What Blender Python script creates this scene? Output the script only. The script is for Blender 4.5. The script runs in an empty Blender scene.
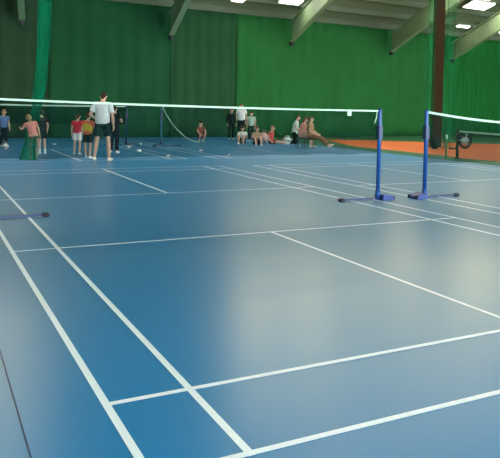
import bpy, bmesh, math, random
from mathutils import Vector, Matrix
random.seed(7)
S = bpy.context.scene
COL = S.collection
V = Vector

# ------------------------------------------------------------------ camera
CX, CY, CZ = -0.8686, -2.6611, 1.5617
YAW, PITCH, ROLL, FPX, PX, PY = 0.4830, 0.0340, 0.0207, 671.13, 270.0, 130.0
cy_, sy_, cp_, sp_ = math.cos(YAW), math.sin(YAW), math.cos(PITCH), math.sin(PITCH)
F_ = V((sy_*cp_, cy_*cp_, -sp_)); R0 = V((cy_, -sy_, 0)); U0 = R0.cross(F_)
R_ = math.cos(ROLL)*R0 + math.sin(ROLL)*U0
U_ = -math.sin(ROLL)*R0 + math.cos(ROLL)*U0
CAM = V((CX, CY, CZ))
cd = bpy.data.cameras.new('camera'); cam = bpy.data.objects.new('camera', cd); COL.objects.link(cam)
cam.matrix_world = Matrix(((R_.x, U_.x, -F_.x, CX), (R_.y, U_.y, -F_.y, CY), (R_.z, U_.z, -F_.z, CZ), (0, 0, 0, 1)))
cd.sensor_fit = 'HORIZONTAL'; cd.sensor_width = 36.0; cd.lens = FPX*36/500
cd.shift_x = (250-PX)/500; cd.shift_y = (PY-229)/500
cd.clip_end = 300; S.camera = cam

def ray(x, y):
    return R_*((x-PX)/FPX) - U_*((y-PY)/FPX) + F_
def ground(x, y, z=0.0):
    d = ray(x, y); return CAM + d*((z-CZ)/d.z)
def depth(x, y, Z):
    return CAM + ray(x, y)*Z

# ------------------------------------------------------------------ materials
def lin(c):
    return tuple(((v/255)/12.92 if v/255 <= .04045 else (((v/255)+.055)/1.055)**2.4) for v in c)
def mat(name, rgb, rough=.6, var=.12, scale=6, spec=.4, metal=0, bump=0, emit=None):
    m = bpy.data.materials.new(name); m.use_nodes = True
    nt = m.node_tree; b = nt.nodes['Principled BSDF']
    c = lin(rgb)
    tc = nt.nodes.new('ShaderNodeTexCoord'); nz = nt.nodes.new('ShaderNodeTexNoise')
    nz.inputs['Scale'].default_value = scale; nz.inputs['Detail'].default_value = 4
    nt.links.new(tc.outputs['Object'], nz.inputs['Vector'])
    mx = nt.nodes.new('ShaderNodeMix'); mx.data_type = 'RGBA'
    mx.inputs[6].default_value = tuple(v*(1-var) for v in c)+(1,)
    mx.inputs[7].default_value = tuple(min(1, v*(1+var)) for v in c)+(1,)
    nt.links.new(nz.outputs['Fac'], mx.inputs[0])
    nt.links.new(mx.outputs[2], b.inputs['Base Color'])
    b.inputs['Roughness'].default_value = rough
    b.inputs['Specular IOR Level'].default_value = spec
    b.inputs['Metallic'].default_value = metal
    if bump:
        bp = nt.nodes.new('ShaderNodeBump'); bp.inputs['Strength'].default_value = bump; bp.inputs['Distance'].default_value = .01
        nt.links.new(nz.outputs['Fac'], bp.inputs['Height']); nt.links.new(bp.outputs['Normal'], b.inputs['Normal'])
    if emit:
        b.inputs['Emission Color'].default_value = lin(emit[0])+(1,); b.inputs['Emission Strength'].default_value = emit[1]
    return m
def netmat(name, rgb, alpha, transl=.4):
    """netting far finer than a pixel: partly open, partly cord"""
    m = bpy.data.materials.new(name); m.use_nodes = True
    nt = m.node_tree; n = nt.nodes; n.remove(n['Principled BSDF'])
    out = n['Material Output']; t = n.new('ShaderNodeBsdfTransparent'); d = n.new('ShaderNodeBsdfDiffuse'); tl = n.new('ShaderNodeBsdfTranslucent')
    c = lin(rgb)+(1,); d.inputs['Color'].default_value = c; tl.inputs['Color'].default_value = c
    a = n.new('ShaderNodeMixShader'); a.inputs[0].default_value = transl
    nt.links.new(d.outputs[0], a.inputs[1]); nt.links.new(tl.outputs[0], a.inputs[2])
    b = n.new('ShaderNodeMixShader')
    tc = n.new('ShaderNodeTexCoord'); nz = n.new('ShaderNodeTexNoise'); nz.inputs['Scale'].default_value = 3
    nt.links.new(tc.outputs['Object'], nz.inputs['Vector'])
    mr = n.new('ShaderNodeMapRange'); mr.inputs['To Min'].default_value = alpha*.7; mr.inputs['To Max'].default_value = min(1, alpha*1.3)
    nt.links.new(nz.outputs['Fac'], mr.inputs['Value']); nt.links.new(mr.outputs[0], b.inputs[0])
    nt.links.new(t.outputs[0], b.inputs[1]); nt.links.new(a.outputs[0], b.inputs[2]); nt.links.new(b.outputs[0], out.inputs[0])
    return m

M = {}
def vinylmat(name, rgb):
    m = mat(name, rgb, rough=.5, var=.05, scale=.8, spec=0)
    nt = m.node_tree; n = nt.nodes; out = n['Material Output']; b = n['Principled BSDF']
    g = n.new('ShaderNodeBsdfAnisotropic'); g.distribution = 'GGX'; g.inputs['Color'].default_value = (.92, .83, .48, 1); g.inputs['Roughness'].default_value = .30
    f = n.new('ShaderNodeFresnel'); f.inputs['IOR'].default_value = 1.45
    mx = n.new('ShaderNodeMixShader')
    mn = n.new('ShaderNodeMath'); mn.operation = 'MINIMUM'; mn.inputs[1].default_value = .30   # rough vinyl never turns into a mirror
    nt.links.new(f.outputs[0], mn.inputs[0]); nt.links.new(mn.outputs[0], mx.inputs[0]); nt.links.new(b.outputs[0], mx.inputs[1]); nt.links.new(g.outputs[0], mx.inputs[2]); nt.links.new(mx.outputs[0], out.inputs[0])
    return m
M['vinyl'] = vinylmat('blue_vinyl', (28, 124, 180))
M['line'] = mat('white_line_paint', (244, 246, 248), rough=.38, var=.02, spec=.5)
M['seam'] = mat('vinyl_seam', (22, 50, 80), rough=.5)
M['turf'] = mat('green_court_surround', (36, 92, 50), rough=.75, var=.1, scale=1.5)
M['clay'] = mat('orange_court_surface', (196, 100, 40), rough=.8, var=.1, scale=.7)
M['wall'] = mat('painted_block_wall', (30, 80, 48), rough=.9)
M['roof'] = mat('olive_roof_lining', (120, 128, 98), rough=.8, var=.12, scale=.5)
M['steel'] = mat('pale_green_painted_steel', (132, 152, 112), rough=.6, var=.1, scale=2)
M['bracket'] = mat('dark_bracket_steel', (20, 26, 22), rough=.6)
M['purlin'] = mat('dull_purlin_steel', (84, 94, 70), rough=.7)
M['brown'] = mat('brown_painted_steel', (48, 33, 18), spec=.1, rough=.85, var=.25, scale=1.2)
M['cur_olive'] = mat('dark_olive_curtain', (60, 89, 62), rough=.95, var=.3, scale=1.0, spec=.1)
M['cur_dark'] = mat('dark_green_curtain', (46, 102, 64), rough=.95, var=.2, scale=.6, spec=.1)
M['cur_mid'] = mat('mid_green_curtain', (54, 100, 64), rough=.95, var=.2, scale=.6, spec=.1)
M['cur_bright'] = mat('bright_green_curtain', (52, 122, 64), rough=.95, var=.2, scale=.5, spec=.1)
M['cur_rib'] = mat('ribbed_green_curtain', (41, 124, 58), rough=.95, var=.15, scale=.6, spec=.1)
M['teal_net'] = netmat('teal_divider_netting', (10, 132, 92), .5)
M['thin_net'] = netmat('thin_green_netting', (30, 130, 80), .14)
M['bad_net'] = netmat('dark_badminton_mesh', (16, 44, 38), .46)
M['ten_net'] = netmat('dark_tennis_mesh', (12, 50, 28), .18)
M['tape'] = mat('white_net_tape', (172, 200, 178), rough=.7, var=.03)
M['blue'] = mat('blue_enamel', (24, 66, 130), rough=.35, var=.08)
M['deep'] = mat('deep_blue_enamel', (20, 48, 112), rough=.45, var=.08)
M['dull'] = mat('dull_grey_blue_enamel', (52, 92, 116), rough=.6)
M['navy'] = mat('dark_blue_enamel', (18, 40, 84), rough=.4, var=.08)
M['rubber'] = mat('dark_rubber', (24, 26, 34), rough=.8)
M['lamp_house'] = mat('white_lamp_housing', (190, 195, 185), rough=.5)
M['lamp'] = mat('lit_lamp_diffuser', (255, 255, 245), rough=.5, emit=((255, 250, 240), 2.55))
M['dkgreen'] = mat('dark_green_enamel', (16, 46, 28), rough=.5)
M['green'] = mat('green_enamel', (20, 110, 64), rough=.5)
M['grey'] = mat('grey_metal', (120, 128, 124), rough=.4, metal=.3)
M['stool'] = mat('dark_green_plastic', (30, 58, 50), rough=.6)
M['cork'] = mat('cork', (225, 215, 190), rough=.7)
M['feather'] = mat('white_feathers', (248, 248, 244), rough=.7, var=.02)
M['skin'] = mat('skin', (216, 168, 142), rough=.55, var=.06)
M['eye'] = mat('eye', (30, 24, 22), rough=.3)
M['lip'] = mat('lips', (160, 84, 80), rough=.5)
def cloth(rgb):
    k = 'cloth_%d_%d_%d' % rgb
    if k not in M: M[k] = mat('cloth', rgb, rough=.9, var=.1, scale=8, spec=.15)
    return M[k]

# ------------------------------------------------------------------ helpers
def link(name, bm, mats, parent=None, smooth=False):
    me = bpy.data.meshes.new(name); bmesh.ops.recalc_face_normals(bm, faces=bm.faces) if smooth != 'raw' else None
    bm.to_mesh(me); bm.free()
    for m in (mats if isinstance(mats, (list, tuple)) else [mats]): me.materials.append(m)
    if smooth:
        for p in me.polygons: p.use_smooth = True
    o = bpy.data.objects.new(name, me); COL.objects.link(o)
    if parent: o.parent = parent
    return o
def tag(o, label, cat, group=None):
    o['label'] = label; o['category'] = cat
    if group: o['group'] = group
    return o
def struct(o): o['kind'] = 'structure'; return o
def thing(name, label, cat, loc=(0, 0, 0), rz=0, group=None):
    o = bpy.data.objects.new(name, None); COL.objects.link(o); o.empty_display_size = .1
    o.location = loc; o.rotation_euler = (0, 0, rz)
    return tag(o, label, cat, group)
def copy_tree(o, parent=None):
    c = o.copy(); COL.objects.link(c)
    if parent: c.parent = parent
    for ch in list(o.children): copy_tree(ch, c)
    return c
def box(bm, a, b, mi=0, bev=0):
    x0, y0, z0 = a; x1, y1, z1 = b
    r = bmesh.ops.create_cube(bm, size=1, matrix=Matrix.Translation(((x0+x1)/2, (y0+y1)/2, (z0+z1)/2)) @ Matrix.Diagonal((x1-x0, y1-y0, z1-z0, 1)))
    if bev:
        es = list({e for v in r['verts'] for e in v.link_edges})
        bmesh.ops.bevel(bm, geom=es, offset=bev, segments=2, affect='EDGES')
    elif mi:
        for f in {f for v in r['verts'] for f in v.link_faces}: f.material_index = mi
def tube(bm, pts, r, seg=10, cap=True):
    pts = [V(p) for p in pts]; rs = r if isinstance(r, (list, tuple)) else [r]*len(pts)
    rings = []; prev = None
    for i, p in enumerate(pts):
        t = (pts[min(i+1, len(pts)-1)] - pts[max(i-1, 0)]).normalized()
        if prev is None:
            u = t.cross(V((0, 0, 1)));
            if u.length < 1e-3: u = t.cross(V((0, 1, 0)))
        else: u = prev - t*prev.dot(t)
        u.normalize(); prev = u; w = t.cross(u)
        rings.append([bm.verts.new(p + (u*math.cos(2*math.pi*k/seg) + w*math.sin(2*math.pi*k/seg))*rs[i]) for k in range(seg)])
    for a, b in zip(rings, rings[1:]):
        for k in range(seg): bm.faces.new((a[k], a[(k+1) % seg], b[(k+1) % seg], b[k]))
    if cap: bm.faces.new(rings[0][::-1]); bm.faces.new(rings[-1])
def beam_prism(bm, prof, a, b):
    """profile points (offset side, offset up) swept straight from a to b"""
    a, b = V(a), V(b); t = (b-a); s = V((t.y, -t.x, 0)).normalized()
    A = [bm.verts.new(a + s*p[0] + V((0, 0, p[1]))) for p in prof]; B = [bm.verts.new(b + s*p[0] + V((0, 0, p[1]))) for p in prof]
    n = len(prof)
    for k in range(n): bm.faces.new((A[k], A[(k+1) % n], B[(k+1) % n], B[k]))
    bm.faces.new(A[::-1]); bm.faces.new(B)

# ------------------------------------------------------------------ hall shell
WA = .07                                        # the end wall runs slightly askew to the courts
W0 = ground(300, 136.3); WD = V((math.cos(WA), math.sin(WA), 0)); WN = V((math.sin(WA), -math.cos(WA), 0))   # WN points into the hall
def wpt(s, d, z): return W0 + WD*s + WN*d + V((0, 0, z))
def s_at(px, d=0):                               # where the vertical through pixel column px meets the end wall
    r = ray(px, 110); A = Matrix(((r.x, -WD.x), (r.y, -WD.y))); b = W0 + WN*d - CAM
    return (A.inverted() @ V((b.x, b.y)))[1]
ROOFZ, SLOPE = 6.5, .30
def roof_z(p): return ROOFZ + SLOPE*(V((p[0], p[1], 0)) - V((W0.x, W0.y, 0))).dot(WN)
def roof_hit(px, py, drop=0):
    d = ray(px, py); n = V((SLOPE*WN.x, SLOPE*WN.y, -1)); c = ROOFZ - drop - SLOPE*(W0.x*WN.x + W0.y*WN.y)
    t = -(n.dot(CAM) + c)/n.dot(d); return CAM + d*t
SL, SR = -30, 42
RIDGE = 22

# floor: blue mat with painted lines, green surround and the orange court beside it, all one surface
bm = bmesh.new()
def quad(pts, z, mi):
    f = bm.faces.new([bm.verts.new((p[0], p[1], z)) for p in pts]); f.material_index = mi
    if f.normal.z < 0: f.normal_flip()
    f.normal_update()
    if f.normal.z < 0: f.normal_flip()
EX = 14.0
A = wpt(SL, -.3, 0); Bp = wpt(SR, -.3, 0)
yw = lambda x: A.y + (x-A.x)*math.tan(WA)
quad([(A.x, -14), (EX, -14), (EX, yw(EX)), (A.x, A.y)], 0, 0)
quad([(EX, -14), (Bp.x, -14), (Bp.x, Bp.y), (EX, yw(EX))], 0, 3)
up = [ground(*p) for p in ((326, 139.4), (360, 140.2), (400, 141.3), (440, 142.5), (465, 143.5), (500, 144), (560, 145))]
lo = [ground(*p) for p in ((560, 165.5), (500, 161.5), (470, 159), (440, 155.2), (400, 151), (360, 147), (340, 143.5))]
quad([(p.x, p.y) for p in up + lo][::-1], .002, 4)
LW = .042; LZ = .0015
def vline(x, y0, y1): quad([(x-LW/2, y0), (x+LW/2, y0), (x+LW/2, y1), (x-LW/2, y1)], LZ, 1)
def hline(y, x0, x1): quad([(x0, y-LW/2), (x1, y-LW/2), (x1, y+LW/2), (x0, y+LW/2)], LZ+.0012, 1)
def court(ox, oy, ymax=99):
    e = lambda v: min(v+oy, ymax)
    for x in (0, .46, 5.64, 6.1): vline(ox+x, oy-LW/2, e(13.4)+LW/2)
    vline(ox+3.05, oy, oy+4.72)
    if oy+8.68 < ymax: vline(ox+3.05, oy+8.68, e(13.4))
    for y in (0, .76, 4.72, 8.68, 12.64, 13.4):
        if y+oy < ymax: hline(oy+y, ox, ox+6.1)
court(0, 0); court(7.03, -.1); court(0, 15.8, 26.8); court(7.03, 15.8, 27.4)
a, b = ground(7, 375), ground(31, 458)
d = (b-a).normalized()*1.0; p0 = a - d*2.2; p1 = b + d*2; nrm = V((-d.y, d.x, 0))*.004
quad([p0-nrm, p0+nrm, p1+nrm, p1-nrm], LZ, 2)
struct(link('floor', bm, [M['vinyl'], M['line'], M['seam'], M['turf'], M['clay']], smooth='raw'))
for p in bpy.data.objects['floor'].data.polygons: p.use_smooth = False

# walls
bm = bmesh.new(); beam_prism(bm, [(-.15, 0), (.15, 0), (.15, ROOFZ+.1), (-.15, ROOFZ+.1)], wpt(SL, -.16, 0), wpt(SR, -.16, 0))
struct(link('wall_back', bm, M['wall']))
for side, s in (('left', SL), ('right', SR)):
    bm = bmesh.new(); vs = []
    for dd, z in ((0, 0), (RIDGE*2-2, 0), (RIDGE*2-2, ROOFZ), (RIDGE, ROOFZ+SLOPE*RIDGE), (0, ROOFZ)):
        vs.append((wpt(s, dd, z), wpt(s+(.3 if s > 0 else -.3), dd, z)))
    f = [[bm.verts.new(v[k]) for v in vs] for k in (0, 1)]
    bm.faces.new(f[0]); bm.faces.new(f[1][::-1])
    for k in range(5): bm.faces.new((f[0][k], f[0][(k+1) % 5], f[1][(k+1) % 5], f[1][k]))
    struct(link('wall_'+side, bm, M['wall']))
# ceiling: two roof slopes as one lined shell
bm = bmesh.new()
pr = [(0, ROOFZ), (RIDGE, ROOFZ+SLOPE*RIDGE), (2*RIDGE-2, ROOFZ+SLOPE*2)]
lo_ = [[bm.verts.new(wpt(s, d, z)) for d, z in pr] for s in (SL-.3, SR+.3)]
hi_ = [[bm.verts.new(wpt(s, d, z+.2)) for d, z in pr] for s in (SL-.3, SR+.3)]
for k in (0, 1):
    bm.faces.new((lo_[0][k], lo_[0][k+1], lo_[1][k+1], lo_[1][k])); bm.faces.new((hi_[0][k], hi_[1][k], hi_[1][k+1], hi_[0][k+1]))
for k in (0, 1):
    for q in (0, 1): bm.faces.new((lo_[q][k], hi_[q][k], hi_[q][k+1], lo_[q][k+1]))
for k in (0, 2): bm.faces.new((lo_[0][k], lo_[1][k], hi_[1][k], hi_[0][k]))
struct(link('ceiling', bm, M['roof']))
for i, dd in enumerate((.25, 1.7, 3.2, 4.8, 6.4, 8.0)):
    bm = bmesh.new(); z = ROOFZ + SLOPE*dd
    beam_prism(bm, [(-.05, -.30), (.05, -.30), (.05, .0), (-.05, .0)], wpt(SL, dd, z), wpt(SR, dd, z))
    struct(link('trim_%d' % (i+1), bm, M['purlin']))

# roof beams with their cut ends over the curtain
BEAMS = [(21.5, 21, 'pale roof beam end at the far left, above the dark olive curtain'),
         (170, 36, 'pale roof beam end above the dark green curtains left of centre'),
         (290, 42.5, 'pale roof beam coming down over the bright green curtain, nearest the middle'),
         (390, 52, 'pale roof beam just left of the brown column'),
         (451, 59.5, 'pale roof beam just right of the brown column')]
for px, py, lab in BEAMS:
    s = s_at(px, .45); e = wpt(s, .45, 0); dd = (V((e.x, e.y, 0)) - V((CX, CY, 0)))
    r = ray(px, py); t = dd.length/V((r.x, r.y, 0)).length; zb = CZ + r.z*t
    dirv = V((-math.sin(math.radians(9)), -math.cos(math.radians(9)), 0))
    L = 18; k = SLOPE*dirv.dot(WN)
    top_gap = (roof_z(e) - .30) - zb
    bm = bmesh.new(); D = min(1.05, top_gap)
    a = V((e.x, e.y, zb)); b = a + dirv*L + V((0, 0, k*L))
    # I-section
    beam_prism(bm, [(-.13, 0), (.13, 0), (.13, .03), (.02, .03), (.02, D-.03), (.13, D-.03), (.13, D), (-.13, D), (-.13, D-.03), (-.02, D-.03), (-.02, .03), (-.13, .03)], a, b)
    t_ = thing('roof_beam', lab, 'beam', (0, 0, 0), group='roof beams')
    link('beam', bm, M['steel'], t_)
    bm = bmesh.new(); rt = V((WD.x, WD.y, 0))
    c = a - dirv*.02
    beam_prism(bm, [(-.05, -.18), (.05, -.18), (.11, .02), (-.11, .02)], a + WN*.10, a - WN*.10)
    link('end_bracket', bm, M['bracket'], t_)

# curtains on the end wall
def curtain(px0, px1, m, lab, amp=.05, wl=.5, jitter=.5, thick=.03):
    s0, s1 = s_at(px0, .2), s_at(px1, .2); n = int((s1-s0)/.07)
    bm = bmesh.new(); rows = []; rnd = random.Random(int(px0*7+px1)); ph = [rnd.uniform(0, 6) for _ in range(4)]
    for zi in range(13):
        z = .03 + (ROOFZ-.12)*zi/12; row = []
        for i in range(n+1):
            s = s0 + (s1-s0)*i/n
            o = math.sin(s*2*math.pi/wl + ph[0] + jitter*math.sin(s*1.1+ph[1])) + jitter*math.sin(s*2.3+ph[2]+.3*z) * (1 - .5*zi/12)
            row.append(bm.verts.new(wpt(s, .2 + amp*o, z)))
        rows.append(row)
    for a, b in zip(rows, rows[1:]):
        for i in range(n): bm.faces.new((a[i], a[i+1], b[i+1], b[i]))
    bmesh.ops.solidify(bm, geom=bm.faces[:], thickness=thick)
    return tag(link('curtain', bm, m, smooth=True), lab, 'curtain', 'green curtains hung along the end wall')
curtain(-70, 49, M['cur_olive'], 'dark olive curtain with loose folds at the far left', .10, 1.1, .9)
curtain(49.5, 170, M['cur_dark'], 'dark green curtain behind the man in the white shirt', .05, .8)
curtain(170.5, 235, M['cur_mid'], 'dull mid green curtain left of the bright green one', .05, .6)
curtain(235.5, 432, M['cur_bright'], 'bright green curtain behind the seated group, left of the brown column', .04, .7)
curtain(432.5, 560, M['cur_rib'], 'bright green ribbed curtain right of the brown column', .06, .42, .15)

# brown column
p = ground(435.5, 147)
t_ = thing('steel_column', 'brown steel column standing right of the blue net posts, up to the roof', 'column', (p.x, p.y, 0), -YAW)
bm = bmesh.new(); h = roof_z(p) - .02; w = .2
beam_prism_prof = [(-w, -w), (w, -w), (w, -w+.03), (.02, -w+.03), (.02, w-.03), (w, w-.03), (w, w), (-w, w), (-w, w-.03), (-.02, w-.03), (-.02, -w+.03), (-w, -w+.03)]
lo_ = [bm.verts.new((x, y, .02)) for x, y in beam_prism_prof]; hi_ = [bm.verts.new((x, y, h)) for x, y in beam_prism_prof]
for k in range(12): bm.faces.new((lo_[k], lo_[(k+1) % 12], hi_[(k+1) % 12], hi_[k]))
bm.faces.new(lo_[::-1]); bm.faces.new(hi_)
link('shaft', bm, M['brown'], t_)
bm = bmesh.new(); box(bm, (-.3, -.3, 0), (.3, .3, .02)); link('base_plate', bm, M['bracket'], t_)

# hanging divider netting, gathered into a bundle
def bundle(rows, m, lab, folds=9, seed=1):
    rnd = random.Random(seed); ph = [rnd.uniform(0, 6) for _ in range(3)]
    bm = bmesh.new(); seg = 72; rings = []
    for c, rx, ry in rows:
        ring = []
        for k in range(seg):
            a = 2*math.pi*k/seg; f = 1 + .22*math.sin(folds*a+ph[0]) + .12*math.sin((folds*2+1)*a+ph[1])
            ring.append(bm.verts.new(c + R0*(rx*math.cos(a)*f) + V((-R0.y, R0.x, 0))*(ry*math.sin(a)*f)))
        rings.append(ring)
    for a, b in zip(rings, rings[1:]):
        for k in range(seg): bm.faces.new((a[k], a[(k+1) % seg], b[(k+1) % seg], b[k]))
    return tag(link('divider_net', bm, m, smooth=True), lab, 'net', 'gathered divider netting')
pts = [(45, 0, 5.2, 19.5), (43.5, 40, 5.0, 19.5), (42, 70, 4.8, 19.5), (39.5, 92, 4.6, 19.5), (37.5, 103, 4.0, 19.5), (36, 113, 3.7, 19.6), (35, 122, 3.9, 19.7), (33.5, 131, 4.5, 19.2), (31, 141, 5.2, 18.4), (29, 151, 6.2, 17.9), (28, 157.5, 7.4, 17.8)]
rows = []
c0 = depth(45.5, -10, 19.5); hz = roof_z(c0) - .3
for px, py, hw, Zb in pts:
    c = depth(px, py, Zb); rows.append((c, hw*Zb/FPX, hw*Zb/FPX*(.7 if py < 130 else .4)))
c = rows[-1][0]; rows[-1] = (V((c.x, c.y, .03)), rows[-1][1], rows[-1][2])
c = rows[0][0]; rows.insert(0, (V((c.x+.02, c.y, hz)), rows[0][1], rows[0][2]))
bundle(rows, M['teal_net'], 'teal green netting gathered in a hanging bundle at left, spreading at the floor', 7, 3)
for px, py, hw, lab in ((428.5, 148, 3.2, 'thin green netting hanging just left of the brown column'), (447.5, 149, 4.0, 'thin green netting hanging just right of the brown column')):
    c = ground(px, py); Z = (c-CAM).dot(F_); r = hw*Z/FPX; hz = roof_z(c)-.75
    bundle([(V((c.x, c.y, z)), r*(1.0+.1*math.sin(z)), r*.6) for z in (hz, hz*.8, hz*.6, hz*.4, hz*.25, hz*.1, .03)], M['thin_net'], lab, 5, int(px))

# ------------------------------------------------------------------ ceiling lamps
def lamp_proto():
    t = thing('ceiling_light', 'x', 'ceiling light')
    bm = bmesh.new(); box(bm, (-.8, -.34, -.04), (.8, .34, .06), bev=.012); link('housing', bm, M['lamp_house'], t)
    bm = bmesh.new(); box(bm, (-.76, -.30, -.07), (.76, .30, -.041)); link('diffuser', bm, M['lamp'], t)
    return t
LP = lamp_proto(); first = [True]
ax = WD; ay = (-WN*1 + V((0, 0, -SLOPE))).normalized(); az = ax.cross(ay).normalized()
if az.z < 0: az = -az
RM = Matrix((ax, ay, az)).transposed().to_euler()
def lamp(p, lab, sx=1, sy=1):
    o = LP if first[0] else copy_tree(LP); first[0] = False
    o.location = (p[0], p[1], roof_z(p) - .36); o.rotation_euler = RM; o.scale = (sx, sy, 1)
    tag(o, lab, 'ceiling light', 'ceiling lights under the roof')
def lampx(px, py, lab, sx=1, sy=1):
    p = roof_hit(px, py, .4); lamp(p, lab, sx, sy)
lampx(291, 1.5, 'lit ceiling light at the top edge, left of the middle roof beam', .75, .8)
lampx(238, 0, 'lit ceiling light cut by the top edge above the curtain seam', .4, .5)
lampx(479, 5.5, 'largest lit ceiling light, at top right', 1.1, 1.3)
lampx(463, 26.5, 'narrow lit strip light next to the brown column', .62, .32)
lampx(490, 24, 'narrow lit strip light at the right edge, upper of two', .72, .32)
lampx(496, 31.5, 'narrow lit strip light at the right edge, lowest lamp in view', .6, .3)
ABOVE = 'lit white ceiling light high under the roof, above the picture'
for y in (13.5, 16, 18.5, 20.5, 22.5, 24.2):
    x0 = -.87 + .46*(y+2.66) + 1.0
    for i in range(7): lamp(V((x0+2.7*i, y, 0)), ABOVE)
    if y in (16, 18.5, 20.5, 22.5):
        for i in range(4): lamp(V((-.87+.155*(y+2.66)-.9-1.9*i, y, 0)), ABOVE)

# ------------------------------------------------------------------ net stands and nets
def net_stand(x, y, s, h, lab, pm='blue', wm='blue'):
    """s = +1 when the playing area lies towards -x"""
    t = thing('net_post', lab, 'net post', (x, y, 0), 0 if s > 0 else math.pi, 'badminton net posts on weighted feet')
    bm = bmesh.new(); tube(bm, [(0, 0, .03), (0, 0, h-.03), (0, 0, h)], [.036, .034, .026], 16); link('pole', bm, M[pm], t, True)
    bm = bmesh.new(); tube(bm, [(0, 0, .04), (0, 0, .16)], .048, 16); link('socket', bm, M[wm], t, True)
    bm = bmesh.new(); box(bm, (-.74, -.02, .012), (.02, .02, .045), bev=.005); b_ = link('foot_bar', bm, M['navy'], t)
    bm = bmesh.new(); box(bm, (-.79, -.05, 0), (-.70, .05, .055), bev=.01); link('foot_pad', bm, M['rubber'], b_)
    bm = bmesh.new()
    pr = [(.02, 0), (.27, 0), (.27, .05), (.18, .09), (.02, .10)]
    A = [bm.verts.new((a, -.13, b)) for a, b in pr]; B = [bm.verts.new((a, .13, b)) for a, b in pr]
    for k in range(5): bm.faces.new((A[k], A[(k+1) % 5], B[(k+1) % 5], B[k]))
    bm.faces.new(A[::-1]); bm.faces.new(B); bmesh.ops.bevel(bm, geom=bm.edges[:], offset=.012, segments=2, affect='EDGES')
    w = link('counterweight', bm, M['deep' if wm == 'blue' else wm], t)
    for yy in (-.1, .1):
        bm = bmesh.new(); tube(bm, [(.25, yy-.02, .035), (.25, yy+.02, .035)], .034, 12); link('wheel', bm, M['rubber'], t, True)
    bm = bmesh.new(); box(bm, (-.045, -.05, h-.52), (.04, .04, h-.28), bev=.006); link('cleat', bm, M['navy'], t)
    bm = bmesh.new(); tube(bm, [(0, 0, h-.005), (0, 0, h+.012)], .036, 12); link('cap', bm, M['navy'], t, True)
    return t
def net(a, b, zt, zb, lab, m, tape=.05, tagx=None, sag=.02, hang=None, group='badminton nets'):
    """a, b: ground points of the posts; zt: heights at both ends"""
    a, b = V((a[0], a[1], 0)), V((b[0], b[1], 0)); t = thing('badminton_net' if group.startswith('bad') else 'tennis_net', lab, 'net', a, 0, group)
    n = 24; d = b-a; L = d.length; u = d/L; nrm = V((-u.y, u.x, 0))
    def top(f): return zt[0]*(1-f)+zt[1]*f - sag*4*f*(1-f)
    bm = bmesh.new(); r0 = []; r1 = []; r2 = []
    for i in range(n+1):
        f = i/n; w = nrm*.012*math.sin(f*23)
        r0.append(bm.verts.new(d*f + V((0, 0, top(f)-tape)))); r1.append(bm.verts.new(d*f + w + V((0, 0, (top(f)-tape)*.5+zb*.5)))); r2.append(bm.verts.new(d*f + w*.6 + V((0, 0, zb + .01*math.sin(f*40)))))
    for A, B in ((r0, r1), (r1, r2)):
        for i in range(n): bm.faces.new((A[i], A[i+1], B[i+1], B[i]))
    link('mesh', bm, m, t, True)
    bm = bmesh.new()
    for i in range(n):
        f0, f1 = i/n, (i+1)/n
        P = [d*f0 + V((0, 0, top(f0)-tape)), d*f1 + V((0, 0, top(f1)-tape)), d*f1 + V((0, 0, top(f1))), d*f0 + V((0, 0, top(f0)))]
        A = [bm.verts.new(p - nrm*.006) for p in P]; B = [bm.verts.new(p + nrm*.006) for p in P]
        for k in range(4): bm.faces.new((A[k], A[(k+1) % 4], B[(k+1) % 4], B[k]))
        bm.faces.new(A[::-1]); bm.faces.new(B)
    link('top_tape', bm, M['tape'], t)
    if tagx is not None:
        c = d*tagx; z = top(tagx)-tape
        bm = bmesh.new(); X = [c - u*.04, c + u*.04]
        P = [X[0]+V((0, 0, z-.075)), X[1]+V((0, 0, z-.075)), X[1]+V((0, 0, z)), X[0]+V((0, 0, z))]
        A = [bm.verts.new(p - nrm*.008) for p in P]; B = [bm.verts.new(p + nrm*.002) for p in P]
        for k in range(4): bm.faces.new((A[k], A[(k+1) % 4], B[(k+1) % 4], B[k]))
        bm.faces.new(A[::-1]); bm.faces.new(B)
        link('tag', bm, M['tape'], t)
        e = d*1.0 + V((0, 0, zt[1]-.03)); k2 = e - u*.07 - V((0, 0, .2))
        bm = bmesh.new(); tube(bm, [e - u*.02, e*.5+k2*.5 - nrm*.01, k2], .011, 8); link('tie_cord', bm, M['tape'], t, True)
    return t
net_stand(6.17, 6.7, 1, 1.57, 'blue net post at the right end of the nearest net')
net_stand(-.07, 6.84, -1, 1.60, 'blue net post whose foot bar reaches in at the left edge')
net((-.03, 6.84), (6.13, 6.7), (1.61, 1.55), .80, 'nearest badminton net with white top tape, across the whole left of the picture', M['bad_net'], .028, .905)
net_stand(7.12, 6.6, -1, 1.565, 'blue net post at the left end of the right-hand net')
net_stand(13.25, 6.6, 1, 1.56, 'blue net post beyond the right edge of the picture')
net((7.16, 6.6), (13.21, 6.6), (1.55, 1.55), .62, 'badminton net running out of the picture at right', M['bad_net'], .04, sag=.20)
q = ground(161, 146.5)
net_stand(6.15, 22.5, 1, 1.56, 'dark net post far behind the man in the white shirt', 'navy', 'navy')
net_stand(-.05, 22.5, -1, 1.56, 'far dark net post beyond the left edge of the picture', 'navy', 'navy')
net((-.01, 22.5), (6.11, 22.5), (1.50, 1.50), .8, 'farthest badminton net, stretched behind the children at left', M['bad_net'], .05)
net_stand(q.x, q.y, -1, 1.56, 'far grey-blue net post from which a loose white tape hangs', 'dull', 'navy')
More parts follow.
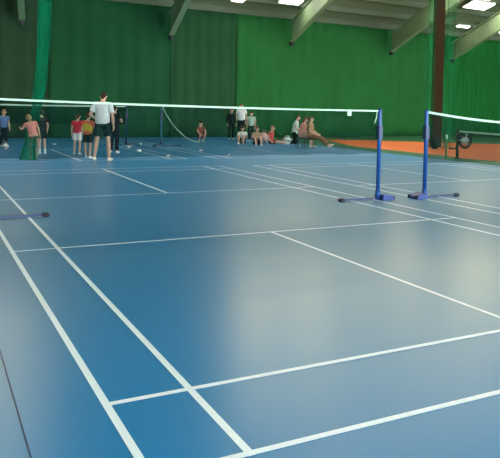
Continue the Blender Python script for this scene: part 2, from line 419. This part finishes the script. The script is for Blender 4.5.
# loose tape hanging in a curve from that post to the floor
a = V((q.x, q.y, 1.5)) + R0*.05; b = ground(199, 143.2); pts = []
Zs, Ze = (a-CAM).dot(F_), (b-CAM).dot(F_)
for i, (px, py) in enumerate(((163, 107.5), (166, 114), (171, 122), (177, 129.5), (184, 136), (191, 140.5), (199, 143))):
    pts.append(depth(px, py, Zs + (Ze-Zs)*i/6))
pts[-1].z = .02
bm = bmesh.new(); tube(bm, [a] + pts, .018, 8)
tag(link('loose_tape', bm, M['tape'], smooth=True), 'white net tape hanging loose in a curve from the far post down to the floor', 'net tape')

# tennis side
tp = ground(457, 158.5)
t_ = thing('tennis_post', 'dark tennis net post with a round winding wheel, beside the orange floor', 'net post', (tp.x, tp.y, 0), -YAW)
bm = bmesh.new(); tube(bm, [(0, 0, 0), (0, 0, .95)], .05, 12); link('pole', bm, M['dkgreen'], t_, True)
bm = bmesh.new(); ring = [(.22+.19*math.cos(2*math.pi*k/28), -.1, .62+.25*math.sin(2*math.pi*k/28)) for k in range(29)]; tube(bm, ring, .04, 8, False); w_ = link('wheel', bm, M['rubber'], t_, True)
bm = bmesh.new()
for k in range(5):
    a = k*2*math.pi/5; tube(bm, [(.22, -.1, .62), (.22+.18*math.cos(a), -.1, .62+.24*math.sin(a))], .022, 6)
tube(bm, [(0, 0, .62), (0, -.1, .62), (.22, -.1, .62)], .03, 8)
tube(bm, [(.22, -.13, .62), (.22, -.07, .62)], .10, 14)
link('spokes', bm, M['grey'], w_)
bm = bmesh.new(); tube(bm, [(.02, 0, .33), (-.27, 0, .33)], .03, 8); link('handle', bm, M['rubber'], t_, True)
bm = bmesh.new(); box(bm, (-.1, -.1, 0), (.1, .1, .03)); link('base_plate', bm, M['rubber'], t_)
ta = ground(462, 130.6, .91); tb = ground(498.3, 132.9, .91); te = V((ta.x, ta.y, 0)) + (V((tb.x, tb.y, 0)) - V((ta.x, ta.y, 0)))*2.2
net((tp.x+.05, tp.y-.03), (te.x, te.y), (.93, .91), .06, 'low tennis net with white band leading off the right edge', M['ten_net'], .06, group='tennis nets')
sp = ground(446, 157)
t_ = thing('marker_post', 'slim green post with white tip, between the brown column and the winding wheel', 'post', (sp.x, sp.y, 0))
bm = bmesh.new(); tube(bm, [(0, 0, 0), (0, 0, .62)], .035, 10); link('pole', bm, M['green'], t_, True)
bm = bmesh.new(); tube(bm, [(0, 0, .6), (0, 0, .74), (0, 0, .76)], [.04, .04, .02], 10); link('tip', bm, M['tape'], t_, True)
# dark holdall hung by the column foot
def bag(p, rz, w, d, h, m, lab, cat='bag', name='sports_bag', strap=None, soft=.45):
    t = thing(name, lab, cat, (p[0], p[1], 0), rz)
    bm = bmesh.new(); box(bm, (-w/2, -d/2, 0), (w/2, d/2, h), bev=min(w, d, h)*soft*.7)
    for v in bm.verts:
        k = max(0, v.co.z/h); v.co.x *= 1-.12*k; v.co.y *= 1-.18*k; v.co.z *= 1 - .06*math.cos(v.co.x*9)
    link('bag_body', bm, m, t, True)
    bm = bmesh.new(); tube(bm, [(-w*.25, 0, h*.9), (-w*.18, 0, h*1.12), (0, 0, h*1.2), (w*.18, 0, h*1.12), (w*.25, 0, h*.9)], .015, 6)
    link('handle', bm, strap or M['rubber'], t, True)
    return t
g = ground(434.5, 149)
bag(g, -YAW, .42, .3, .5, cloth((18, 30, 26)), 'dark kit bag on the floor behind the right-hand blue net post')

# ------------------------------------------------------------------ people
FIB = []
for i in range(46):
    z = 1-2*(i+.5)/46; r = math.sqrt(1-z*z); a = i*2.399963
    FIB.append(V((r*math.cos(a), r*math.sin(a), z)))
def sph(p, r, sc=(1, 1, 1)): return [V(p)+V((d.x*r*sc[0], d.y*r*sc[1], d.z*r*sc[2])) for d in FIB]
def ringp(c, axis, r, side=None, ry=None):
    axis = V(axis).normalized(); u = V(side) if side is not None else axis.orthogonal()
    u = (u - axis*u.dot(axis)).normalized(); w = axis.cross(u); ry = ry or r
    return [V(c) + u*(r*math.cos(a)) + w*(ry*math.sin(a)) for a in [2*math.pi*k/20 for k in range(20)]]
def hull(bm, *groups):
    b2 = bmesh.new()
    for g in groups:
        for p in g: b2.verts.new(p)
    r = bmesh.ops.convex_hull(b2, input=b2.verts[:])
    dead = list({e for e in r['geom_interior'] + r['geom_unused'] if isinstance(e, bmesh.types.BMVert) and e.is_valid})
    bmesh.ops.delete(b2, geom=dead, context='VERTS')
    me = bpy.data.meshes.new('tmp'); b2.to_mesh(me); b2.free(); bm.from_mesh(me); bpy.data.meshes.remove(me)
def fuse(name, bm, m, parent, vox, smooth=4):
    me = bpy.data.meshes.new('tmp'); bmesh.ops.recalc_face_normals(bm, faces=bm.faces); bm.to_mesh(me); bm.free()
    o = bpy.data.objects.new('tmp', me); COL.objects.link(o)
    r = o.modifiers.new('r', 'REMESH'); r.mode = 'VOXEL'; r.voxel_size = vox
    s = o.modifiers.new('s', 'SMOOTH'); s.factor = .5; s.iterations = smooth
    dg = bpy.context.evaluated_depsgraph_get(); new = bpy.data.meshes.new_from_object(o.evaluated_get(dg))
    bpy.data.objects.remove(o); bpy.data.meshes.remove(me); new.name = name
    new.materials.clear(); new.materials.append(m)
    for p in new.polygons: p.use_smooth = True
    q = bpy.data.objects.new(name, new); COL.objects.link(q); q.parent = parent
    return q
def base_pose(kind):
    P = {}
    def both(k, x, y, z): P[k+'R'] = V((x, y, z)); P[k+'L'] = V((-x, y, z))
    if kind == 'stand':
        P['pel'] = V((0, 0, .95)); P['chest'] = V((0, .0, 1.30)); P['neck'] = V((0, -.01, 1.47)); P['head'] = V((0, .03, 1.63))
        both('sh', .185, 0, 1.41); both('el', .25, -.03, 1.13); both('wr', .25, .07, .89)
        both('hip', .095, 0, .92); both('kn', .11, .02, .50); both('an', .12, -.03, .085)
    else:
        lift = {'sit': .11, 'long': .11, 'kneel': .50, 'bench': .52, 'recline': .50, 'crouch': .30}[kind]
        P['pel'] = V((0, 0, lift)); P['chest'] = V((0, .0, lift+.36)); P['neck'] = V((0, .02, lift+.53)); P['head'] = V((0, .07, lift+.69))
        both('sh', .185, .01, lift+.47); both('hip', .095, 0, lift-.01)
        if kind == 'sit':
            both('kn', .14, .35, .41); both('an', .13, .57, .085); both('el', .25, .13, .38); both('wr', .15, .34, .43)
        if kind == 'long':
            both('kn', .12, .44, .14); both('an', .14, .86, .075); both('el', .25, -.06, .32); both('wr', .22, .1, .16)
        if kind == 'kneel':
            both('kn', .12, .07, .085); both('an', .12, -.35, .075); both('el', .24, .06, lift+.2); both('wr', .16, .27, lift+.15)
        if kind == 'bench':
            both('kn', .13, .44, .48); both('an', .13, .46, .085); both('el', .24, .07, lift+.2); both('wr', .15, .3, lift+.08)
        if kind == 'recline':
            both('kn', .12, .42, .42); both('an', .13, .76, .14); both('el', .24, .04, lift+.2); both('wr', .15, .26, lift+.05)
        if kind == 'crouch':
            both('kn', .14, .36, .42); both('an', .13, .12, .085); both('el', .24, .22, lift+.28); both('wr', .16, .38, lift+.12)
    return P
def lean(P, ang_f, ang_s=0):
    """tilt the upper body forward / sideways about the pelvis"""
    R = Matrix.Rotation(-ang_f, 3, 'X') @ Matrix.Rotation(ang_s, 3, 'Y'); c = P['pel']
    for k in P:
        if k in ('chest', 'neck', 'head') or k[:2] in ('sh', 'el', 'wr'): P[k] = c + R @ (P[k]-c)
def person(base, rz, h, kind, top, bot, hair, lab, shoe=(230, 230, 226), longlegs=False, longhair=False, child=False, mod=None, cap=None, bib=None, sleeve=.55, sock=None, group=None):
    P = base_pose(kind)
    if mod: mod(P)
    k = h/1.75; hs = 1.22 if child else 1.0; thin = .92 if child else 1.0
    if child: P['head'] = P['head'] + (P['head']-P['neck'])*.12
    t = thing('person', lab, 'person', (base[0], base[1], 0), rz, group); t.scale = (1, 1, 1)
    P = {a: b*k for a, b in P.items()}; vox = .0115*k
    r = lambda v: v*k*thin
    sp = (P['chest']-P['pel']).normalized(); side = (P['shR']-P['shL']).normalized(); fwd = sp.cross(side)
    if fwd.length < .1: fwd = V((0, 1, 0))
    fwd = -fwd if (fwd.y < 0) else fwd
    H = P['head']; hd = (H-P['neck']).normalized(); hr = .098*k*hs
    # head frame
    hf = (V((0, 1, 0)) - hd*hd.y*.9).normalized(); hsd = hf.cross(hd).normalized()
    bm = bmesh.new()
    pel, ch = P['pel'], P['chest']
    hull(bm, sph(P['hipR']+V((0, 0, .02*k)), r(.095)), sph(P['hipL']+V((0, 0, .02*k)), r(.095)), ringp(pel*.55+ch*.45, sp, r(.14), side, r(.10)))
    hull(bm, ringp(pel*.55+ch*.45, sp, r(.14), side, r(.10)), ringp(ch, sp, r(.165), side, r(.115)), ringp(ch*.8+pel*.2, sp, r(.16), side, r(.115)))
    hull(bm, ringp(ch, sp, r(.165), side, r(.115)), sph(P['shR']*.85+P['shL']*.15, r(.06)), sph(P['shL']*.85+P['shR']*.15, r(.06)), sph(P['neck'], r(.055)))
    hull(bm, sph(P['neck'], r(.056)), sph(H - hd*hr*.5 - hf*hr*.1, r(.052)))
    # skull, jaw, nose, ears
    hull(bm, sph(H + hd*hr*.25 - hf*hr*.1, hr*.82), sph(H + hd*hr*.2 + hf*hr*.15, hr*.72), sph(H - hd*hr*.75 + hf*hr*.55, hr*.32), sph(H - hd*hr*.1 + hf*hr*.35, hr*.6))
    hull(bm, sph(H + hf*hr*.88 + hd*hr*.12, hr*.09), sph(H + hf*hr*1.08 - hd*hr*.22, hr*.13))
    for s in (1, -1): hull(bm, sph(H + hsd*hr*.84*s - hf*hr*.05 + hd*hr*.1, hr*.16), sph(H + hsd*hr*.80*s - hd*hr*.25, hr*.11))
    for s, q in ((1, 'R'), (-1, 'L')):
        sh, el, wr = P['sh'+q], P['el'+q], P['wr'+q]; hip, kn, an = P['hip'+q], P['kn'+q], P['an'+q]
        hull(bm, sph(sh, r(.058)), sph(el, r(.040))); m1 = el*.7+wr*.3
        hull(bm, sph(el, r(.040)), sph(m1, r(.041))); hull(bm, sph(m1, r(.041)), sph(wr, r(.026)))
        hull(bm, sph(hip, r(.090)), sph(hip*.5+kn*.5, r(.074))); hull(bm, sph(hip*.5+kn*.5, r(.074)), sph(kn, r(.053)))
        m2 = kn*.66+an*.34; hull(bm, sph(kn, r(.053)), sph(m2, r(.055))); hull(bm, sph(m2, r(.055)), sph(an, r(.036)))
        # hand: palm, four fingers, thumb
        d = (wr-el).normalized(); nn = (-side*s - d*(-side*s).dot(d))
        nn = nn.normalized() if nn.length > .05 else d.orthogonal(); ac = d.cross(nn).normalized()*s
        if ac.dot(fwd) < 0: ac = -ac
        k2 = k*(1.0)
        hull(bm, sph(wr, .024*k2), sph(wr+d*.085*k2+ac*.032*k2, .014*k2), sph(wr+d*.08*k2-ac*.032*k2, .014*k2))
        for i, (o, L) in enumerate(((.034, .072), (.012, .082), (-.011, .076), (-.033, .058))):
            a0 = wr + d*.085*k2 + ac*o*k2; a1 = a0 + (d*.9+nn*.3)*L*.5*k2; a2 = a1 + (d*.6+nn*.75)*L*.5*k2
            hull(bm, sph(a0, .0095*k2), sph(a1, .0090*k2)); hull(bm, sph(a1, .0090*k2), sph(a2, .0078*k2))
        a0 = wr + d*.03*k2 + ac*.025*k2; a1 = a0 + (d*.6+ac*.75)*.045*k2; a2 = a1 + (d*.85+ac*.25+nn*.3)*.035*k2
        hull(bm, sph(a0, .013*k2), sph(a1, .0105*k2)); hull(bm, sph(a1, .0105*k2), sph(a2, .009*k2))
        # bare foot inside the shoe
        fd = foot_dir(P, q, kind)
        hull(bm, sph(an - V((0, 0, .02*k)), .036*k), sph(an + fd*.12*k - V((0, 0, .045*k)) if kind != 'kneel' else an + fd*.12*k, .028*k))
    fuse('body', bm, M['skin'], t, vox*.78, 2)
    # shirt
    g = .016*k
    bm = bmesh.new()
    hem = pel*1.0 - sp*.02*k
    hull(bm, ringp(hem, sp, r(.185)+g*.3, side, r(.125)+g), ringp(pel*.55+ch*.45, sp, r(.152)+g, side, r(.112)+g), ringp(ch, sp, r(.17)+g, side, r(.12)+g))
    hull(bm, ringp(ch*.7+pel*.3, sp, r(.16)+g, side, r(.115)+g), ringp(ch, sp, r(.17)+g, side, r(.12)+g), sph(P['shR']*.87+P['shL']*.13, r(.062)+g), sph(P['shL']*.87+P['shR']*.13, r(.062)+g), ringp(P['neck']-sp*.015*k, sp, r(.066), side, r(.066)))
    for q in 'RL':
        sh, el, wr = P['sh'+q], P['el'+q], P['wr'+q]; e = sh + (el-sh)*min(sleeve, 1.0)
        hull(bm, sph(sh, r(.062)+g), ringp(e, el-sh, r(.056)+g))
        if sleeve > 1: hull(bm, sph(el, r(.045)+g), ringp(wr*.9+el*.1, wr-el, r(.034)+g))
    shirt = fuse('shirt', bm, cloth(top), t, vox)
    if bib:
        bm = bmesh.new(); g2 = g+.012*k
        hull(bm, ringp(pel*.7+ch*.3, sp, r(.165)+g2, side, r(.12)+g2), ringp(ch, sp, r(.165)+g2, side, r(.122)+g2), sph(ch*.4+P['neck']*.6+side*.09*k, r(.05)+g), sph(ch*.4+P['neck']*.6-side*.09*k, r(.05)+g))
        fuse('bib', bm, cloth(bib), t, vox)
    # shorts or trousers
    bm = bmesh.new(); g = .018*k
    hull(bm, ringp(pel+sp*.06*k, sp, r(.165)+g*.2, side, r(.112)+g*.4), sph(P['hipR'], r(.098)+g*.6), sph(P['hipL'], r(.098)+g*.6))
    for q in 'RL':
        hip, kn, an = P['hip'+q], P['kn'+q], P['an'+q]; e = hip + (kn-hip)*.72
        if longlegs:
            hull(bm, sph(hip, r(.095)+g*.5), sph(kn, r(.062)+g)); hull(bm, sph(kn, r(.062)+g), ringp(an*.93+kn*.07, an-kn, r(.052)+g))
        else:
            hull(bm, sph(hip, r(.096)+g*.5), ringp(e, kn-hip, r(.083)+g))
    fuse('trousers' if longlegs else 'shorts', bm, cloth(bot), t, vox)
    for q in 'RL':
        kn, an = P['kn'+q], P['an'+q]; fd = foot_dir(P, q, kind)
        if kind == 'kneel': dn = V((0, 0, 1))*0; a = an
        bm = bmesh.new(); dn = foot_down(P, q, kind)
        heel = an + dn*.042*k - fd*.035*k; toe = an + dn*.052*k + fd*.155*k; mid = an + dn*.05*k + fd*.06*k
        hull(bm, sph(heel, .038*k), ringp(an - dn*.005*k, -dn, .046*k), sph(mid, .038*k)); hull(bm, sph(heel, .036*k), sph(mid, .042*k), sph(toe, .030*k))
        s_ = fuse('shoe', bm, cloth(shoe), t, vox)
        zmin = min((v.co.z for v in s_.data.vertices)); 
        if zmin < .001:
            for v in s_.data.vertices: v.co.z = max(v.co.z, .001)
        if not longlegs and sock:
            bm = bmesh.new(); u = (kn-an).normalized(); hull(bm, ringp(an, u, r(.044)), ringp(an+u*.13*k, u, r(.052)))
            fuse('sock', bm, cloth(sock), t, vox)
    # hair, face
    bm = bmesh.new()
    hull(bm, sph(H + hd*hr*.36 - hf*hr*.22, hr*.86), sph(H + hd*hr*.42 + hf*hr*.12, hr*.70))
    hull(bm, sph(H + hd*hr*.1 - hf*hr*.36, hr*.70), sph(H - hd*hr*.45 - hf*hr*.42, hr*.48))
    if longhair: hull(bm, sph(H - hf*hr*.5, hr*.62), sph(H - hd*hr*1.7 - hf*hr*.85, hr*.30))
    fuse('hair', bm, cloth(hair), t, vox*.8)
    if cap:
        bm = bmesh.new(); hull(bm, ringp(H + hd*hr*.38 - hf*hr*.08, hd, hr*.98, hsd, hr*1.0), sph(H + hd*hr*.55 - hf*hr*.08, hr*.75))
        hull(bm, ringp(H + hd*hr*.42 + hf*hr*.5, hd, hr*.6, hsd, hr*.6), ringp(H + hd*hr*.42 + hf*hr*1.2, hd, hr*.4, hsd, hr*.3), ringp(H + hd*hr*.50 + hf*hr*.5, hd, hr*.6, hsd, hr*.6))
        fuse('cap', bm, cloth(cap), t, vox*.8)
    for s in (1, -1):
        bm = bmesh.new(); hull(bm, sph(H + hf*hr*.83 + hd*hr*.12 + hsd*hr*.33*s, hr*.12)); link('eye', bm, M['eye'], t, True)
    bm = bmesh.new(); hull(bm, sph(H + hf*hr*.80 - hd*hr*.55 + hsd*hr*.18, hr*.07), sph(H + hf*hr*.80 - hd*hr*.55 - hsd*hr*.18, hr*.07), sph(H + hf*hr*.86 - hd*hr*.56, hr*.08)); link('mouth', bm, M['lip'], t, True)
    return t
def foot_dir(P, q, kind):
    kn, an = P['kn'+q], P['an'+q]
    if kind == 'kneel': return V((0, -1, 0))
    if kind in ('long', 'recline'):
        return V((.12 if q == 'R' else -.12, .55, .82)).normalized() if kind == 'long' else V((0, .8, .55)).normalized()
    return V((.18 if q == 'R' else -.18, 1, 0)).normalized()
def foot_down(P, q, kind):
    if kind == 'kneel': return V((0, 0, 1))*.0 + V((0, 0, -.2))
    if kind == 'long': return V((0, .82, -.55)).normalized()
    if kind == 'recline': return V((0, .55, -.8)).normalized()
    return V((0, 0, -1))
def face(dx, dy):                        # heading from picture directions: dx right, dy away from the camera
    fw = V((sy_, cy_, 0)); d = R0*dx + fw*dy; return math.atan2(-d.x, d.y)
G = lambda x, y: ground(x, y)

def m_man(P):
    P['elL'] = V((-.30, -.04, 1.16)); P['wrL'] = V((-.20, .16, 1.02)); P['elR'] = V((.27, -.03, 1.12)); P['wrR'] = V((.27, .05, .88))
    for s, q in ((1, 'R'), (-1, 'L')):
        P['an'+q].x = .19*s; P['kn'+q].x = .15*s
    P['head'] += V((.0, .03, -.015))
person(G(102, 160.5), face(.1, 1), 1.90, 'stand', (238, 238, 234), (24, 34, 40), (58, 40, 28), 'man in white T-shirt and dark shorts standing with his back turned', mod=m_man, shoe=(205, 190, 175), sleeve=.68)
def m_red(P):
    lean(P, .05); P['wrR'] += V((0, .08, .02)); P['wrL'] += V((.0, -.06, 0))
person(G(77, 154.5), face(.1, 1), 1.22, 'stand', (206, 44, 66), (240, 232, 230), (62, 40, 26), 'child in red top and white shorts left of the man in white', child=True, mod=m_red)
def m_yel(P):
    P['elR'] = V((.24, .1, 1.18)); P['wrR'] = V((.16, .28, 1.1)); P['anL'] += V((0, .12, 0))
person(G(87.5, 158), face(.25, 1), 1.27, 'stand', (226, 106, 78), (32, 32, 38), (78, 52, 30), 'child in yellow bib and dark shorts between the red child and the man', child=True, mod=m_yel, bib=(214, 184, 54))
def m_dark(P): P['elR'] = V((.27, .05, 1.17)); P['wrR'] = V((.16, .24, 1.2))
person(G(114, 153), face(.2, 1), 1.50, 'stand', (22, 28, 32), (26, 32, 42), (52, 36, 26), 'person in black half hidden behind the man in white', mod=m_dark, longlegs=True)
def m_pink(P):
    lean(P, .25, -.22); P['elL'] = P['shL'] + V((-.13, .1, -.2)); P['wrL'] = P['elL'] + V((-.04, .2, .04))
person(G(33, 158), face(-.3, .6), 1.22, 'stand', (218, 140, 130), (210, 150, 140), (170, 130, 92), 'child in pink leaning over beside the teal netting', child=True, mod=m_pink, longhair=True)
def m_blk(P): lean(P, .12); P['wrL'] = V((-.16, .28, 1.02)); P['elL'] = V((-.25, .06, 1.13))
person(G(42, 154), face(-.6, .5), 1.33, 'stand', (36, 34, 38), (26, 28, 34), (50, 40, 30), 'child in black with pale cap just right of the teal netting', child=True, mod=m_blk, cap=(150, 168, 160), sock=(236, 236, 236))
person(G(3.5, 147), face(.5, -.6), 1.27, 'stand', (92, 116, 158), (26, 32, 44), (150, 116, 84), 'child in blue-grey top standing at the left edge', child=True, longlegs=True)
# group at the right side of the far courts
person(G(231, 139.5), face(.4, -1), 1.46, 'stand', (20, 24, 26), (18, 24, 24), (40, 30, 24), 'person dressed in black standing leftmost of the far group', longlegs=True, sleeve=1.2, child=True)
person(G(241, 139), face(-.2, -1), 1.70, 'stand', (236, 238, 232), (30, 34, 34), (96, 66, 44), 'tallest standing person of the far group, white top and dark trousers', longlegs=True)
person(G(251, 141.5), face(-.3, -1), 1.33, 'stand', (178, 206, 186), (42, 52, 44), (70, 54, 40), 'child in pale green top standing behind the seated children', longlegs=True, child=True)
person(G(242.3, 143.5), face(-.1, -1), 1.35, 'sit', (232, 236, 228), (60, 40, 36), (92, 60, 42), 'child in white top sitting in front of the standing person in white', child=True)
person(G(256.5, 145), face(.2, -1), 1.4, 'sit', (186, 152, 122), (44, 46, 50), (120, 84, 58), 'child in tan top sitting in front of the child in pale green', child=True)
person(G(271, 144), face(1, -.45), 1.45, 'long', (204, 84, 80), (150, 40, 44), (150, 108, 76), 'child in red top sitting with legs stretched right among the far group', child=True)
person(G(200, 141.5), face(.5, -.8), 1.35, 'crouch', (122, 66, 52), (46, 34, 30), (50, 36, 28), 'child in brown-red crouching alone by the curtain foot', child=True)
def m_kn(P): lean(P, .12)
person(G(294.5, 144), face(1, -.2), 1.70, 'kneel', (196, 212, 204), (18, 22, 24), (96, 74, 56), 'adult in pale grey shirt and black trousers kneeling in the far group', longlegs=True, mod=m_kn)
def m_j(P): lean(P, .2)
bp = G(309, 147.6); bdir = face(1, -.35)
bw = V((-math.sin(bdir), math.cos(bdir), 0)); bs = V((math.cos(bdir), math.sin(bdir), 0))
person(bp - bs*.12 - bw*.36, bdir, 1.62, 'bench', (226, 154, 138), (190, 150, 132), (128, 84, 56), 'adult in pink top sitting on a low stool next to the kneeling one', mod=m_j, longlegs=False, longhair=True)
def m_k(P): lean(P, -.1)
person(bp + bs*.28 + bw*.16, bdir, 1.66, 'recline', (176, 136, 96), (116, 84, 58), (104, 78, 50), 'adult in tan top and brown trousers on a low stool, legs stretched right', longlegs=True, mod=m_k, shoe=(222, 190, 172))
def stool(p, lab):
    t = thing('low_stool', lab, 'stool', (p.x, p.y, 0), bdir)
    bm = bmesh.new(); box(bm, (-.17, -.2, .325), (.17, .12, .365), bev=.01); link('seat', bm, M['stool'], t)
    for sx in (-.13, .13):
        for sy in (-.16, .08):
            bm = bmesh.new(); tube(bm, [(sx*1.1, sy*1.1, 0), (sx, sy, .325)], .016, 8); link('leg', bm, M['stool'], t, True)
stool(bp - bs*.12 - bw*.36, 'low dark stool under the adult in pink')
stool(bp + bs*.28 + bw*.16, 'low dark stool under the adult in tan')
# belongings among the group
bag(G(264, 142.6), face(0, 1), .36, .24, .46, cloth((232, 186, 176)), 'pale pink kit bag standing between the tan and the red seated children', strap=cloth((200, 150, 140)))
bag(G(287, 142.6), face(.3, 1), .42, .26, .26, cloth((214, 226, 220)), 'whitish bag on the floor left of the kneeling adult', strap=cloth((190, 200, 196)))
bag(G(5.5, 149.5), face(.3, 1), .22, .18, .22, cloth((206, 206, 206)), 'small pale bag on the floor in front of the child at the left edge', strap=cloth((120, 120, 120)))

# ------------------------------------------------------------------ shuttlecocks
t = thing('shuttlecock', 'x', 'shuttlecock', group='shuttlecocks lying on the floor')
bm = bmesh.new(); tube(bm, [(0, 0, .0), (.02, 0, 0), (.088, 0, 0)], [.013, .017, .034], 16, False)
bmesh.ops.solidify(bm, geom=bm.faces[:], thickness=.002); link('skirt', bm, M['feather'], t, True)
bm = bmesh.new(); tube(bm, [(-.024, 0, 0), (-.018, 0, 0), (-.008, 0, 0), (.003, 0, 0)], [.004, .011, .0135, .0135], 14); link('cork', bm, M['cork'], t, True)
SH = [(137.5, 151.4, 'white shuttlecock on the floor below the far post, farther left of two'), (201.8, 151.4, 'white shuttlecock on the floor below the end of the loose tape'),
      (230, 155.6, 'white shuttlecock nearest the camera, in front of the person in black'), (139.7, 144.5, 'white shuttlecock farthest back, between the far posts'),
      (127.5, 147.5, 'white shuttlecock right of the person in black by the man'), (56, 145, 'white shuttlecock between the teal netting and the red child'),
      (169, 157, 'white shuttlecock lying below the far post with the loose tape')]
for i, (x, y, lab) in enumerate(SH):
    o = t if i == 0 else copy_tree(t); p = G(x, y); sc = 1.25
    o.location = (p.x, p.y, .0335*sc); o.scale = (sc,)*3; o.rotation_euler = (0, .2, i*1.7); tag(o, lab, 'shuttlecock', 'shuttlecocks lying on the floor')

# ------------------------------------------------------------------ light and view
w = bpy.data.worlds.new('world'); S.world = w; w.use_nodes = True
w.node_tree.nodes['Background'].inputs[0].default_value = (.86, .97, 1, 1); w.node_tree.nodes['Background'].inputs[1].default_value = 2.1
S.view_settings.view_transform = 'Standard'; S.view_settings.look = 'None'
S.view_settings.gamma = 1; S.view_settings.use_curve_mapping = False
S.view_settings.exposure = 2.78
